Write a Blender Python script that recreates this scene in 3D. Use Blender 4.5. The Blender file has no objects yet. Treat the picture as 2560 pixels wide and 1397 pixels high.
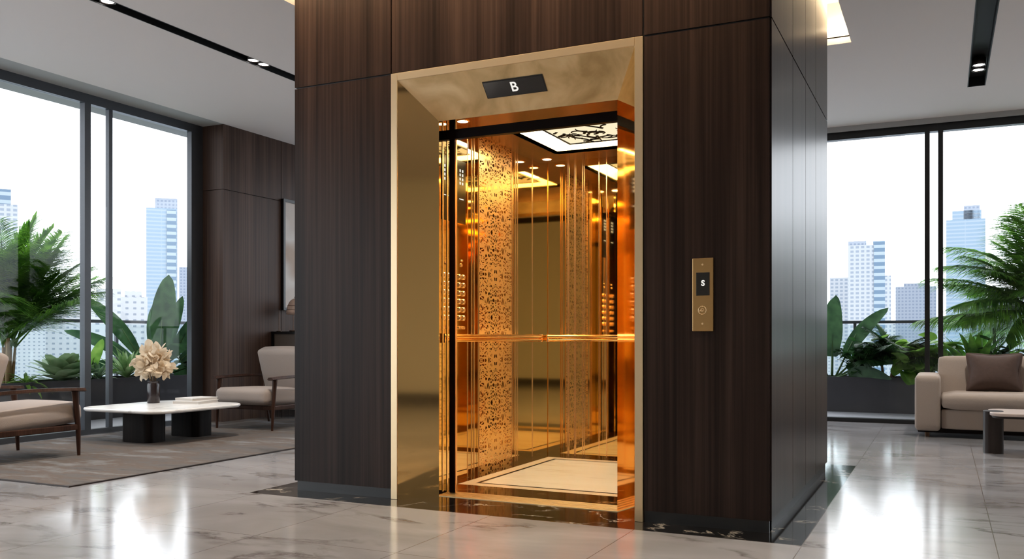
import bpy, bmesh, math, random
from mathutils import Vector, Matrix
PI = math.pi
S = bpy.context.scene
COL = S.collection
R = math.radians

# ------------------------------------------------------------------ camera
cd = bpy.data.cameras.new('camera'); cam = bpy.data.objects.new('camera', cd); COL.objects.link(cam)
cd.sensor_width = 36.0; cd.lens = 36.0*2242/2560; cd.shift_y = 146.5/2560
cd.clip_start = 0.05; cd.clip_end = 3000
cam.location = (0, 0, 0.95); cam.rotation_euler = (R(90), 0, R(25.679))
S.camera = cam

# ------------------------------------------------------------------ colour management, sky
S.view_settings.view_transform = 'Standard'; S.view_settings.look = 'None'
S.view_settings.gamma = 1.0; S.view_settings.exposure = 1.0; S.view_settings.use_curve_mapping = False
S.cycles.max_bounces = 12; S.cycles.diffuse_bounces = 5; S.cycles.glossy_bounces = 9
S.cycles.transparent_max_bounces = 12; S.cycles.transmission_bounces = 6
S.cycles.caustics_reflective = True; S.cycles.caustics_refractive = False
S.cycles.sample_clamp_indirect = 6.0; S.cycles.blur_glossy = 0.6
S.cycles.use_denoising = True
W = bpy.data.worlds.new('world'); S.world = W; W.use_nodes = True
nt = W.node_tree; bg = nt.nodes['Background']
tc = nt.nodes.new('ShaderNodeTexCoord'); mp = nt.nodes.new('ShaderNodeMapping'); mp.inputs['Scale'].default_value = (1.5, 1.5, 5)
nz = nt.nodes.new('ShaderNodeTexNoise'); nz.inputs['Scale'].default_value = 1.6; nz.inputs['Detail'].default_value = 4
cr = nt.nodes.new('ShaderNodeValToRGB')
cr.color_ramp.elements[0].position = .35; cr.color_ramp.elements[0].color = (0.82, 0.87, 0.97, 1)
cr.color_ramp.elements[1].position = .65; cr.color_ramp.elements[1].color = (0.95, 0.955, 0.98, 1)
nt.links.new(tc.outputs['Generated'], mp.inputs[0]); nt.links.new(mp.outputs[0], nz.inputs['Vector'])
nt.links.new(nz.outputs['Fac'], cr.inputs[0]); nt.links.new(cr.outputs[0], bg.inputs[0])
bg.inputs[1].default_value = 2.0

CEIL = 3.35

def area(name, loc, rot, sx, sy, power, color, portal=False):
    l = bpy.data.lights.new(name, 'AREA'); l.shape = 'RECTANGLE'; l.size = sx; l.size_y = sy
    l.energy = power; l.color = color
    o = bpy.data.objects.new(name, l); COL.objects.link(o); o.location = loc; o.rotation_euler = rot
    if portal: l.cycles.is_portal = True
    return o
# window portals guide the daylight through the two glass walls
area('window_portal', (-7.70, 3.2, 1.7), (0, R(-90), 0), 3.4, 9.2, 1, (1, 1, 1), True)
area('window_portal', (-1.1, 10.99, 1.7), (R(-90), 0, 0), 12.2, 3.4, 1, (1, 1, 1), True)

# ------------------------------------------------------------------ material helpers
def newmat(name):
    m = bpy.data.materials.new(name); m.use_nodes = True
    n = m.node_tree.nodes; b = n['Principled BSDF']
    return m, n, m.node_tree.links, b
def sr(r, g, b):
    f = lambda v: ((v/255+.055)/1.055)**2.4 if v > 10 else v/255/12.92
    return (f(r), f(g), f(b), 1)
def plain(name, col, rough=.5, metal=0, spec=.5, noise=0, nscale=20, bump=0, coat=0):
    m, n, l, b = newmat(name)
    b.inputs['Base Color'].default_value = col; b.inputs['Roughness'].default_value = rough
    b.inputs['Metallic'].default_value = metal; b.inputs['Specular IOR Level'].default_value = spec
    b.inputs['Coat Weight'].default_value = coat
    if noise or bump:
        t = n.new('ShaderNodeTexCoord'); z = n.new('ShaderNodeTexNoise'); z.inputs['Scale'].default_value = nscale
        z.inputs['Detail'].default_value = 5; l.new(t.outputs['Object'], z.inputs['Vector'])
        if noise:
            mx = n.new('ShaderNodeMixRGB'); mx.inputs[1].default_value = tuple(c*(1-noise) for c in col[:3])+(1,)
            mx.inputs[2].default_value = tuple(min(1, c*(1+noise)) for c in col[:3])+(1,)
            l.new(z.outputs['Fac'], mx.inputs[0]); l.new(mx.outputs[0], b.inputs['Base Color'])
        if bump:
            bp = n.new('ShaderNodeBump'); bp.inputs['Strength'].default_value = bump; bp.inputs['Distance'].default_value = .01
            l.new(z.outputs['Fac'], bp.inputs['Height']); l.new(bp.outputs[0], b.inputs['Normal'])
    return m
def emit(name, col, strength):
    m, n, l, b = newmat(name)
    b.inputs['Base Color'].default_value = (0, 0, 0, 1)
    b.inputs['Emission Color'].default_value = col; b.inputs['Emission Strength'].default_value = strength
    return m
def ramp(n, pts):
    r = n.new('ShaderNodeValToRGB'); e = r.color_ramp.elements
    e[0].position, e[0].color = pts[0]; e[1].position, e[1].color = pts[-1]
    for p, c in pts[1:-1]:
        k = e.new(p); k.color = c
    return r
def wood(name, dark, mid, light, rough=.36, sc=1.0):
    m, n, l, b = newmat(name)
    t = n.new('ShaderNodeTexCoord')
    a = n.new('ShaderNodeMapping'); a.inputs['Scale'].default_value = (55*sc, 55*sc, .55*sc); l.new(t.outputs['Object'], a.inputs[0])
    z = n.new('ShaderNodeTexNoise'); z.inputs['Scale'].default_value = 1; z.inputs['Detail'].default_value = 5; z.inputs['Roughness'].default_value = .6
    z.inputs['Distortion'].default_value = .25
    l.new(a.outputs[0], z.inputs['Vector'])
    a2 = n.new('ShaderNodeMapping'); a2.inputs['Scale'].default_value = (7*sc, 7*sc, .25*sc); l.new(t.outputs['Object'], a2.inputs[0])
    z2 = n.new('ShaderNodeTexNoise'); z2.inputs['Scale'].default_value = 1; z2.inputs['Detail'].default_value = 3; l.new(a2.outputs[0], z2.inputs['Vector'])
    ad = n.new('ShaderNodeMath'); ad.operation = 'MULTIPLY_ADD'; ad.inputs[1].default_value = .45
    l.new(z2.outputs['Fac'], ad.inputs[0])
    ml = n.new('ShaderNodeMath'); ml.operation = 'MULTIPLY'; ml.inputs[1].default_value = .55; l.new(z.outputs['Fac'], ml.inputs[0])
    l.new(ml.outputs[0], ad.inputs[2])
    r = ramp(n, [(.36, dark), (.5, mid), (.66, light)]); l.new(ad.outputs[0], r.inputs[0]); l.new(r.outputs[0], b.inputs['Base Color'])
    b.inputs['Roughness'].default_value = rough; b.inputs['Specular IOR Level'].default_value = .12
    bp = n.new('ShaderNodeBump'); bp.inputs['Strength'].default_value = .06; bp.inputs['Distance'].default_value = .002
    l.new(z.outputs['Fac'], bp.inputs['Height']); l.new(bp.outputs[0], b.inputs['Normal'])
    return m
def marble(name, base, base2, vein, vscale, rough, vw=.035, tiles=None, joint=None, streak=(1, 1, 1), vein_mix=.8, spec=.5):
    m, n, l, b = newmat(name)
    t = n.new('ShaderNodeTexCoord'); a = n.new('ShaderNodeMapping'); a.inputs['Scale'].default_value = streak
    l.new(t.outputs['Object'], a.inputs[0])
    w = n.new('ShaderNodeTexNoise'); w.inputs['Scale'].default_value = vscale*.6; w.inputs['Detail'].default_value = 6; w.inputs['Distortion'].default_value = 1.2
    l.new(a.outputs[0], w.inputs['Vector'])
    mixv = n.new('ShaderNodeMixRGB'); mixv.inputs[0].default_value = .35
    l.new(a.outputs[0], mixv.inputs[1]); l.new(w.outputs['Color'], mixv.inputs[2])
    z = n.new('ShaderNodeTexNoise'); z.inputs['Scale'].default_value = vscale; z.inputs['Detail'].default_value = 7; z.inputs['Roughness'].default_value = .6
    l.new(mixv.outputs[0], z.inputs['Vector'])
    # veins: narrow band of the noise around one half
    s1 = n.new('ShaderNodeMath'); s1.operation = 'SUBTRACT'; s1.inputs[1].default_value = .5; l.new(z.outputs['Fac'], s1.inputs[0])
    s2 = n.new('ShaderNodeMath'); s2.operation = 'ABSOLUTE'; l.new(s1.outputs[0], s2.inputs[0])
    s3 = n.new('ShaderNodeMapRange'); s3.inputs[1].default_value = 0; s3.inputs[2].default_value = vw; s3.inputs[3].default_value = vein_mix; s3.inputs[4].default_value = 0
    l.new(s2.outputs[0], s3.inputs[0])
    z3 = n.new('ShaderNodeTexNoise'); z3.inputs['Scale'].default_value = vscale*1.7; z3.inputs['Detail'].default_value = 2; l.new(a.outputs[0], z3.inputs['Vector'])
    r3 = ramp(n, [(.45, (0, 0, 0, 1)), (.62, (1, 1, 1, 1))]); l.new(z3.outputs['Fac'], r3.inputs[0])
    mu = n.new('ShaderNodeMath'); mu.operation = 'MULTIPLY'; l.new(s3.outputs[0], mu.inputs[0]); l.new(r3.outputs[0], mu.inputs[1])
    r = ramp(n, [(.3, base), (.7, base2)]); l.new(w.outputs['Fac'], r.inputs[0])
    mx = n.new('ShaderNodeMixRGB'); l.new(mu.outputs[0], mx.inputs[0]); l.new(r.outputs[0], mx.inputs[1]); mx.inputs[2].default_value = vein
    out = mx.outputs[0]
    if tiles:
        sep = n.new('ShaderNodeSeparateXYZ'); l.new(t.outputs['Object'], sep.inputs[0])
        parts = []
        for ax, (o0, st) in zip((0, 1), tiles):
            q = n.new('ShaderNodeMath'); q.operation = 'SUBTRACT'; q.inputs[1].default_value = o0-100*st; l.new(sep.outputs[ax], q.inputs[0])
            q2 = n.new('ShaderNodeMath'); q2.operation = 'MODULO'; q2.inputs[1].default_value = st; l.new(q.outputs[0], q2.inputs[0])
            q3 = n.new('ShaderNodeMath'); q3.operation = 'LESS_THAN'; q3.inputs[1].default_value = .0045; l.new(q2.outputs[0], q3.inputs[0])
            parts.append(q3)
        q = n.new('ShaderNodeMath'); q.operation = 'MAXIMUM'; l.new(parts[0].outputs[0], q.inputs[0]); l.new(parts[1].outputs[0], q.inputs[1])
        j = n.new('ShaderNodeMixRGB'); l.new(q.outputs[0], j.inputs[0]); l.new(out, j.inputs[1]); j.inputs[2].default_value = joint
        out = j.outputs[0]
    l.new(out, b.inputs['Base Color']); b.inputs['Roughness'].default_value = rough; b.inputs['Specular IOR Level'].default_value = spec
    return m
def glass(name, tint=(1, 1, 1, 1), refl=1.0, rough=0.0):
    m = bpy.data.materials.new(name); m.use_nodes = True; n = m.node_tree.nodes; l = m.node_tree.links; n.clear()
    o = n.new('ShaderNodeOutputMaterial'); t = n.new('ShaderNodeBsdfTransparent'); t.inputs[0].default_value = tint
    g = n.new('ShaderNodeBsdfGlossy'); g.inputs['Roughness'].default_value = rough
    # Schlick reflectance from the facing angle, the same on both faces of the thin pane
    fr = n.new('ShaderNodeLayerWeight'); fr.inputs[0].default_value = .5
    pw_ = n.new('ShaderNodeMath'); pw_.operation = 'POWER'; pw_.inputs[1].default_value = 5; l.new(fr.outputs['Facing'], pw_.inputs[0])
    mu = n.new('ShaderNodeMath'); mu.operation = 'MULTIPLY_ADD'; mu.inputs[1].default_value = .9*refl; mu.inputs[2].default_value = .035*refl; l.new(pw_.outputs[0], mu.inputs[0])
    x = n.new('ShaderNodeMixShader'); l.new(mu.outputs[0], x.inputs[0]); l.new(t.outputs[0], x.inputs[1]); l.new(g.outputs[0], x.inputs[2])
    l.new(x.outputs[0], o.inputs[0]); return m
def leafmat(name, c1, c2, rough=.4, trans=.35):
    m = bpy.data.materials.new(name); m.use_nodes = True; n = m.node_tree.nodes; l = m.node_tree.links
    b = n['Principled BSDF']; o = n['Material Output']
    t = n.new('ShaderNodeTexCoord'); z = n.new('ShaderNodeTexNoise'); z.inputs['Scale'].default_value = 7; l.new(t.outputs['Object'], z.inputs['Vector'])
    r = ramp(n, [(.35, c1), (.65, c2)]); l.new(z.outputs['Fac'], r.inputs[0]); l.new(r.outputs[0], b.inputs['Base Color'])
    b.inputs['Roughness'].default_value = rough
    tr = n.new('ShaderNodeBsdfTranslucent'); hs = n.new('ShaderNodeHueSaturation'); hs.inputs['Value'].default_value = 1.5; l.new(r.outputs[0], hs.inputs['Color']); l.new(hs.outputs[0], tr.inputs[0])
    x = n.new('ShaderNodeMixShader'); x.inputs[0].default_value = trans; l.new(b.outputs[0], x.inputs[1]); l.new(tr.outputs[0], x.inputs[2]); l.new(x.outputs[0], o.inputs[0])
    return m

M = {}
M['wood_core'] = wood('dark_walnut_veneer', sr(28, 20, 17), sr(43, 32, 28), sr(62, 48, 42), .30)
M['wood_wall'] = wood('walnut_veneer', sr(56, 43, 37), sr(76, 59, 51), sr(96, 76, 67), .42)
M['wood_chair'] = wood('stained_wood', sr(40, 26, 20), sr(58, 38, 30), sr(76, 52, 41), .35, 1.5)
M['floor'] = marble('grey_marble_tiles', sr(136, 134, 135), sr(168, 167, 170), sr(84, 76, 71), 1.5, .13, .035,
                    ((-.585, .8), (4.27, .92)), sr(112, 104, 99), (.8, 1.7, 1), .75, .5)
M['border'] = marble('black_marble', sr(14, 13, 13), sr(34, 31, 30), sr(190, 180, 165), 2.6, .09, .018, None, None, (1, 1, 1), .9)
M['cab_dark'] = marble('dark_brown_marble', sr(40, 22, 12), sr(66, 40, 24), sr(190, 150, 100), 4, .08, .014)
M['cab_cream'] = marble('cream_marble', sr(246, 238, 222), sr(250, 244, 232), sr(215, 195, 160), 1.5, .12, .05, None, None, (1, 3, 1), .4)
M['ceiling'] = plain('ceiling_paint', sr(232, 224, 219), .9, spec=.2)
M['curtain_strip'] = plain('grey_curtain_strip', sr(168, 167, 165), .9)
M['beige'] = plain('beige_wall_paint', sr(222, 212, 196), .8)
M['black'] = plain('black_metal', sr(20, 20, 21), .4, 0, .5)
M['slot'] = plain('black_slot', sr(14, 14, 15), .6)
M['frame'] = plain('anthracite_frame', sr(70, 73, 79), .4, .3)
M['gold'] = plain('polished_gold', (.80, .52, .21, 1), .06, 1, .5)
M['gold_matte'] = plain('brushed_gold', (.66, .47, .25, 1), .28, 1)
M['gold_frame'] = plain('satin_gold', (.68, .52, .32, 1), .34, 1)
M['sill'] = plain('brushed_sill', (.62, .48, .28, 1), .35, .9)
M['amber'] = plain('amber_mirror', (.93, .70, .33, 1), .035, 1)
M['amber_door'] = plain('amber_mirror_door', (.84, .56, .22, 1), .05, 1)
M['rail'] = plain('copper_gold', (.98, .70, .38, 1), .12, 1)
M['trimline'] = plain('pink_gold_line', (1.0, .72, .45, 1), .25, 1)
M['cabblack'] = plain('black_brown_bar', sr(14, 6, 4), .3, spec=.08)
M['cabceil'] = plain('bronze_ceiling', (.42, .20, .08, 1), .22, .75)
M['led_warm'] = emit('warm_led', (1.0, .90, .66, 1), 14)
M['led_cove'] = emit('cove_led', (1.0, .74, .44, 1), 22)
M['lamp'] = emit('lamp_lens', (1.0, .96, .90, 1), 8)
M['lampwarm'] = emit('warm_lamp_lens', (1.0, .80, .5, 1), 8)
M['white_text'] = emit('display_glyph', (1, .97, .9, 1), .45)
M['display'] = plain('display_glass', sr(34, 32, 31), .12)
M['display_dark'] = plain('dark_display_glass', sr(12, 10, 9), .15)
M['glass'] = glass('window_glass', (.97, .985, .985, 1), .4)
M['rail_glass'] = glass('railing_glass', (.90, .95, .95, 1), .6)
M['rug'] = None
M['fabric'] = plain('taupe_fabric', sr(172, 158, 147), .9, spec=.2, noise=.08, nscale=180, bump=.15)
M['fabric_light'] = plain('light_grey_fabric', sr(160, 148, 141), .9, spec=.2, noise=.08, nscale=180, bump=.15)
M['pillow'] = plain('brown_velvet', sr(84, 68, 62), .75, spec=.3, noise=.15, nscale=30, bump=.2)
M['tabletop'] = marble('white_marble', sr(222, 219, 216), sr(232, 229, 226), sr(180, 176, 172), 2, .25, .03)
M['darkmetal'] = plain('dark_bronze_metal', sr(50, 40, 37), .38, .3)
M['blackwood'] = wood('black_oak', sr(16, 13, 12), sr(26, 21, 19), sr(38, 31, 28), .4)
M['vase'] = plain('smoked_glass', sr(42, 32, 33), .22, .1, .6)
M['petal'] = leafmat('beige_petals', sr(200, 180, 152), sr(230, 216, 194), .7, .25)
M['petal_stem'] = plain('dry_stem', sr(120, 98, 72), .8)
M['paper'] = plain('white_book_cover', sr(222, 218, 214), .5)
M['pages'] = plain('book_pages', sr(205, 198, 190), .8)
M['planter'] = plain('charcoal_concrete', sr(70, 68, 72), .8, noise=.3, nscale=3, bump=.1)
M['soil'] = plain('soil', sr(38, 30, 24), .95, noise=.3, nscale=30)
M['terrace'] = plain('terrace_stone', sr(176, 176, 182), .5, noise=.08, nscale=3)
M['concrete'] = plain('pale_slab', sr(150, 148, 146), .8)
M['leaf_palm'] = leafmat('palm_leaf', sr(48, 96, 30), sr(120, 168, 60))
M['leaf_dark'] = leafmat('dark_leaf', sr(22, 52, 24), sr(48, 88, 40))
M['leaf_banana'] = leafmat('banana_leaf', sr(34, 62, 38), sr(62, 94, 58), .35, .22)
M['leaf_agave'] = leafmat('agave_leaf', sr(84, 122, 66), sr(140, 168, 108), .5, .2)
M['leaf_grey'] = leafmat('grey_green_leaf', sr(94, 124, 92), sr(140, 164, 132), .5, .2)
M['leaf_pale'] = leafmat('pale_succulent_leaf', sr(108, 142, 98), sr(160, 184, 142), .5, .2)
M['leaf_fresh'] = leafmat('fresh_leaf', sr(86, 132, 48), sr(134, 170, 80))
M['cane'] = plain('palm_cane', sr(150, 122, 88), .7, noise=.2, nscale=12)
M['stem'] = plain('green_stem', sr(66, 98, 48), .6)
M['shade'] = plain('pale_pink_lamp_shade', sr(214, 188, 172), .4)
M['bronze'] = plain('antique_bronze', sr(110, 84, 66), .3, .8)
M['taupe_panel'] = plain('taupe_lacquer', sr(112, 102, 94), .6)
M['ground'] = plain('hazed_city_ground', sr(170, 178, 184), .9, noise=.08, nscale=.02)  # ground paled as well, its colour includes the distance haze

def rugmat():
    m, n, l, b = newmat('grey_brown_rug')
    t = n.new('ShaderNodeTexCoord'); a = n.new('ShaderNodeMapping'); a.inputs['Scale'].default_value = (1.0, 3.2, 1); a.inputs['Rotation'].default_value = (0, 0, R(-30))
    l.new(t.outputs['Object'], a.inputs[0])
    z = n.new('ShaderNodeTexNoise'); z.inputs['Scale'].default_value = 1.3; z.inputs['Detail'].default_value = 8; z.inputs['Roughness'].default_value = .65; l.new(a.outputs[0], z.inputs['Vector'])
    r = ramp(n, [(.3, sr(66, 62, 60)), (.44, sr(92, 88, 86)), (.53, sr(94, 83, 76)), (.6, sr(106, 103, 102)), (.75, sr(132, 130, 130))])
    l.new(z.outputs['Fac'], r.inputs[0]); l.new(r.outputs[0], b.inputs['Base Color']); b.inputs['Roughness'].default_value = .95
    b.inputs['Specular IOR Level'].default_value = .1
    z2 = n.new('ShaderNodeTexNoise'); z2.inputs['Scale'].default_value = 120; l.new(t.outputs['Object'], z2.inputs['Vector'])
    bp = n.new('ShaderNodeBump'); bp.inputs['Strength'].default_value = .3; bp.inputs['Distance'].default_value = .004; l.new(z2.outputs['Fac'], bp.inputs['Height']); l.new(bp.outputs[0], b.inputs['Normal'])
    return m
M['rug'] = rugmat()

def soffit_mat():
    m, n, l, b = newmat('gilded_soffit')
    t = n.new('ShaderNodeTexCoord'); z = n.new('ShaderNodeTexNoise'); z.inputs['Scale'].default_value = 4; z.inputs['Detail'].default_value = 6; z.inputs['Distortion'].default_value = .8
    l.new(t.outputs['Object'], z.inputs['Vector'])
    r = ramp(n, [(.3, (.46, .32, .14, 1)), (.5, (.70, .51, .26, 1)), (.7, (.86, .68, .40, 1))]); l.new(z.outputs['Fac'], r.inputs[0]); l.new(r.outputs[0], b.inputs['Base Color'])
    b.inputs['Metallic'].default_value = .55; b.inputs['Roughness'].default_value = .33
    return m
M['soffit'] = soffit_mat()

def ornament():
    m, n, l, b = newmat('etched_ornament')
    t = n.new('ShaderNodeTexCoord'); sep = n.new('ShaderNodeSeparateXYZ'); l.new(t.outputs['Object'], sep.inputs[0])
    ab = n.new('ShaderNodeMath'); ab.operation = 'ABSOLUTE'; l.new(sep.outputs[1], ab.inputs[0])
    # mirrored motif repeating along the height
    pp = n.new('ShaderNodeMath'); pp.operation = 'PINGPONG'; pp.inputs[1].default_value = .31; l.new(sep.outputs[2], pp.inputs[0])
    cb = n.new('ShaderNodeCombineXYZ'); l.new(ab.outputs[0], cb.inputs[0]); l.new(pp.outputs[0], cb.inputs[1])
    nz = n.new('ShaderNodeTexNoise'); nz.inputs['Scale'].default_value = 6; nz.inputs['Detail'].default_value = 2; l.new(cb.outputs[0], nz.inputs['Vector'])
    mx = n.new('ShaderNodeMixRGB'); mx.inputs[0].default_value = .12; l.new(cb.outputs[0], mx.inputs[1]); l.new(nz.outputs['Color'], mx.inputs[2])
    v = n.new('ShaderNodeTexVoronoi'); v.feature = 'DISTANCE_TO_EDGE'; v.inputs['Scale'].default_value = 40; l.new(mx.outputs[0], v.inputs['Vector'])
    w = n.new('ShaderNodeTexWave'); w.wave_type = 'RINGS'; w.inputs['Scale'].default_value = 9; w.inputs['Distortion'].default_value = 7; w.inputs['Detail'].default_value = 1; l.new(mx.outputs[0], w.inputs['Vector'])
    g1 = n.new('ShaderNodeMath'); g1.operation = 'LESS_THAN'; g1.inputs[1].default_value = .135; l.new(v.outputs['Distance'], g1.inputs[0])
    g2 = n.new('ShaderNodeMath'); g2.operation = 'GREATER_THAN'; g2.inputs[1].default_value = .78; l.new(w.outputs['Fac'], g2.inputs[0])
    mm = n.new('ShaderNodeMath'); mm.operation = 'MAXIMUM'; l.new(g1.outputs[0], mm.inputs[0]); l.new(g2.outputs[0], mm.inputs[1])
    c = n.new('ShaderNodeMixRGB'); c.inputs[1].default_value = (.60, .30, .08, 1); c.inputs[2].default_value = (1.0, .74, .42, 1); l.new(mm.outputs[0], c.inputs[0])
    l.new(c.outputs[0], b.inputs['Base Color']); b.inputs['Metallic'].default_value = 1
    rr = n.new('ShaderNodeMapRange'); rr.inputs[3].default_value = .04; rr.inputs[4].default_value = .32; l.new(mm.outputs[0], rr.inputs[0]); l.new(rr.outputs[0], b.inputs['Roughness'])
    return m
M['ornament'] = ornament()

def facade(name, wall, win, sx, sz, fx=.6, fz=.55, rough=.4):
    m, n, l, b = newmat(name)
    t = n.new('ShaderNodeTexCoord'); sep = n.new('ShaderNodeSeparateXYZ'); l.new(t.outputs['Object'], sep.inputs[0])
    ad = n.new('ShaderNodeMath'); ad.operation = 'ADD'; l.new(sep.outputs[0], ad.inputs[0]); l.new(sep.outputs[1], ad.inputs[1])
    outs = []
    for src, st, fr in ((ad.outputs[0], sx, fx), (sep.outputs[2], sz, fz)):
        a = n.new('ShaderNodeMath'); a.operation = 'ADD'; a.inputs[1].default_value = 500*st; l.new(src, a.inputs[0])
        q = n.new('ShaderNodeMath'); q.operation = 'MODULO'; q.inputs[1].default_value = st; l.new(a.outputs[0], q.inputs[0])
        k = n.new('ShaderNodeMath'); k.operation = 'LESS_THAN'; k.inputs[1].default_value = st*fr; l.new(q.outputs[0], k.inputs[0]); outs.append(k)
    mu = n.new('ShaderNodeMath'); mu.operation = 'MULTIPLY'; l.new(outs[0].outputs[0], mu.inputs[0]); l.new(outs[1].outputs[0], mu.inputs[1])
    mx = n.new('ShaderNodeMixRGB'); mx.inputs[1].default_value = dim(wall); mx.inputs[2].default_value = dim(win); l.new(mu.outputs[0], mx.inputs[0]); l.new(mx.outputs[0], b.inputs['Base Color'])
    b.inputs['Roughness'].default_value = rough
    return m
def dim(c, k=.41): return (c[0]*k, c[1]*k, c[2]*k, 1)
FAC = [facade('hazed_white_facade', sr(226, 230, 236), sr(176, 188, 205), 5, 4.2),  # atmospheric haze is painted into these pale facade colours
       facade('hazed_blue_curtain_wall', sr(196, 214, 230), sr(170, 198, 222), 60, 3.8, .99, .6),
       facade('hazed_grey_blue_facade', sr(196, 206, 222), sr(160, 174, 198), 3.6, 3.6, .55, .5),
       facade('hazed_banded_glass_facade', sr(205, 222, 234), sr(120, 152, 182), 40, 7, .99, .55),
       facade('hazed_low_rise_facade', sr(232, 234, 238), sr(165, 175, 190), 6, 5, .4, .35)]

# ------------------------------------------------------------------ mesh helpers
class MB:
    def __init__(s): s.bm = bmesh.new()
    def quad(s, pts):
        return s.bm.faces.new([s.bm.verts.new(p) for p in pts])
    def box(s, x0, x1, y0, y1, z0, z1, bev=0, seg=2):
        r = bmesh.ops.create_cube(s.bm, size=1.0); vs = r['verts']
        for v in vs:
            v.co = Vector(((x0+x1)/2+v.co.x*(x1-x0), (y0+y1)/2+v.co.y*(y1-y0), (z0+z1)/2+v.co.z*(z1-z0)))
        if bev:
            es = list({e for v in vs for e in v.link_edges})
            bmesh.ops.bevel(s.bm, geom=es, offset=bev, segments=seg, profile=.5, affect='EDGES')
        return s
    def hull8(s, a, b):
        # a, b: lists of 4 points (bottom ring, top ring)
        va = [s.bm.verts.new(p) for p in a]; vb = [s.bm.verts.new(p) for p in b]
        s.bm.faces.new(va[::-1]); s.bm.faces.new(vb)
        for i in range(4): s.bm.faces.new((va[i], va[(i+1) % 4], vb[(i+1) % 4], vb[i]))
        return s
    def prism(s, poly, z0, z1):
        va = [s.bm.verts.new((p[0], p[1], z0)) for p in poly]; vb = [s.bm.verts.new((p[0], p[1], z1)) for p in poly]
        s.bm.faces.new(va[::-1]); s.bm.faces.new(vb); n = len(poly)
        for i in range(n): s.bm.faces.new((va[i], va[(i+1) % n], vb[(i+1) % n], vb[i]))
        return s
    def tube(s, pts, rad, n=8, sq=1.0, cap=True):
        pts = [Vector(p) for p in pts]; rings = []
        if not isinstance(rad, (list, tuple)): rad = [rad]*len(pts)
        up = None
        for i, p in enumerate(pts):
            d = (pts[min(i+1, len(pts)-1)]-pts[max(i-1, 0)]).normalized()
            if up is None: up = Vector((0, 0, 1)) if abs(d.z) < .9 else Vector((1, 0, 0))
            a = d.cross(up).normalized(); b = a.cross(d).normalized(); up = b
            rings.append([s.bm.verts.new(p+(a*math.cos(2*PI*k/n)+b*math.sin(2*PI*k/n)*sq)*rad[i]) for k in range(n)])
        for i in range(len(rings)-1):
            for k in range(n):
                s.bm.faces.new((rings[i][k], rings[i][(k+1) % n], rings[i+1][(k+1) % n], rings[i+1][k]))
        if cap: s.bm.faces.new(rings[0][::-1]); s.bm.faces.new(rings[-1])
        return s
    def lathe(s, prof, c=(0, 0, 0), n=32):
        rings = []
        for r, z in prof:
            rings.append([s.bm.verts.new((c[0]+r*math.cos(2*PI*k/n), c[1]+r*math.sin(2*PI*k/n), c[2]+z)) for k in range(n)])
        for i in range(len(rings)-1):
            for k in range(n):
                s.bm.faces.new((rings[i][k], rings[i][(k+1) % n], rings[i+1][(k+1) % n], rings[i+1][k]))
        if prof[0][0] > 0: s.bm.faces.new(rings[0][::-1])
        if prof[-1][0] > 0: s.bm.faces.new(rings[-1])
        return s
    def cushion(s, sx, sy, sz, r, puff=0, mat=None, cuts=12, pinch=0):
        # rounded, slightly puffed box centred at the origin, then moved by mat
        tmp = bmesh.new(); bmesh.ops.create_cube(tmp, size=2.0)
        bmesh.ops.subdivide_edges(tmp, edges=tmp.edges[:], cuts=cuts, use_grid_fill=True)
        h = Vector((sx/2, sy/2, sz/2))
        for v in tmp.verts:
            q = [math.copysign(abs(c)**.75, c) if abs(c) < 1 else c for c in v.co]
            p = Vector((q[0]*h.x, q[1]*h.y, q[2]*h.z))
            core = Vector([max(-(h[i]-r), min(h[i]-r, p[i])) for i in range(3)])
            d = p-core
            if d.length > 1e-9: p = core+d.normalized()*min(r, d.length) if d.length > r else p
            fx = 1-(q[0])**2; fy = 1-(q[1])**2; fz = 1-q[2]**2
            p.z += puff*fx*fy*(1 if q[2] > 0 else -1)*abs(q[2])
            p.y += puff*.5*fx*fz*q[1]; p.x += puff*.5*fy*fz*q[0]
            if pinch:
                k = pinch*(abs(q[0])*abs(q[1]))**3
                p.x *= 1-pinch*(1-abs(q[1]))*abs(q[0])**3*.5; p.y *= 1-pinch*(1-abs(q[0]))*abs(q[1])**3*.5
                e = max(abs(q[0]), abs(q[1])); p.z *= (1-e**4*.85)
            v.co = p
        if mat is not None: bmesh.ops.transform(tmp, matrix=mat, verts=tmp.verts)
        me = bpy.data.meshes.new('t'); tmp.to_mesh(me); tmp.free(); s.bm.from_mesh(me); bpy.data.meshes.remove(me)
        return s
    def blade(s, p, d, L, w, droop, n=6, fold=.25, prof=None, side=None, twist=0, curl=0):
        p = Vector(p); d = Vector(d).normalized(); up = Vector((0, 0, 1))
        sd = d.cross(up)
        if sd.length < 1e-3: sd = Vector((1, 0, 0))
        sd.normalize()
        if side is not None: sd = Vector(side).normalized()
        if twist: sd = Matrix.Rotation(twist, 3, d) @ sd
        prof = prof or (lambda t: math.sin(PI*min(1, t*.92+.08))**.7)
        prev = None
        ax = d.cross(Vector((0, 0, -1)))
        if ax.length < 1e-3: ax = sd.copy()
        ax.normalize()
        for i in range(n+1):
            t = i/n; ww = w*prof(t)/2; nn = sd.cross(d).normalized()
            a = s.bm.verts.new(p-sd*ww+nn*(fold*ww)); c = s.bm.verts.new(p+sd*ww+nn*(fold*ww)); m = s.bm.verts.new(p)
            if prev:
                s.bm.faces.new((prev[0], prev[1], m, a)); s.bm.faces.new((prev[1], prev[2], c, m))
            prev = (a, m, c)
            rot = Matrix.Rotation(droop/n, 3, ax); d = rot @ d
            p = p+d*(L/n)
        return s
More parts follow.
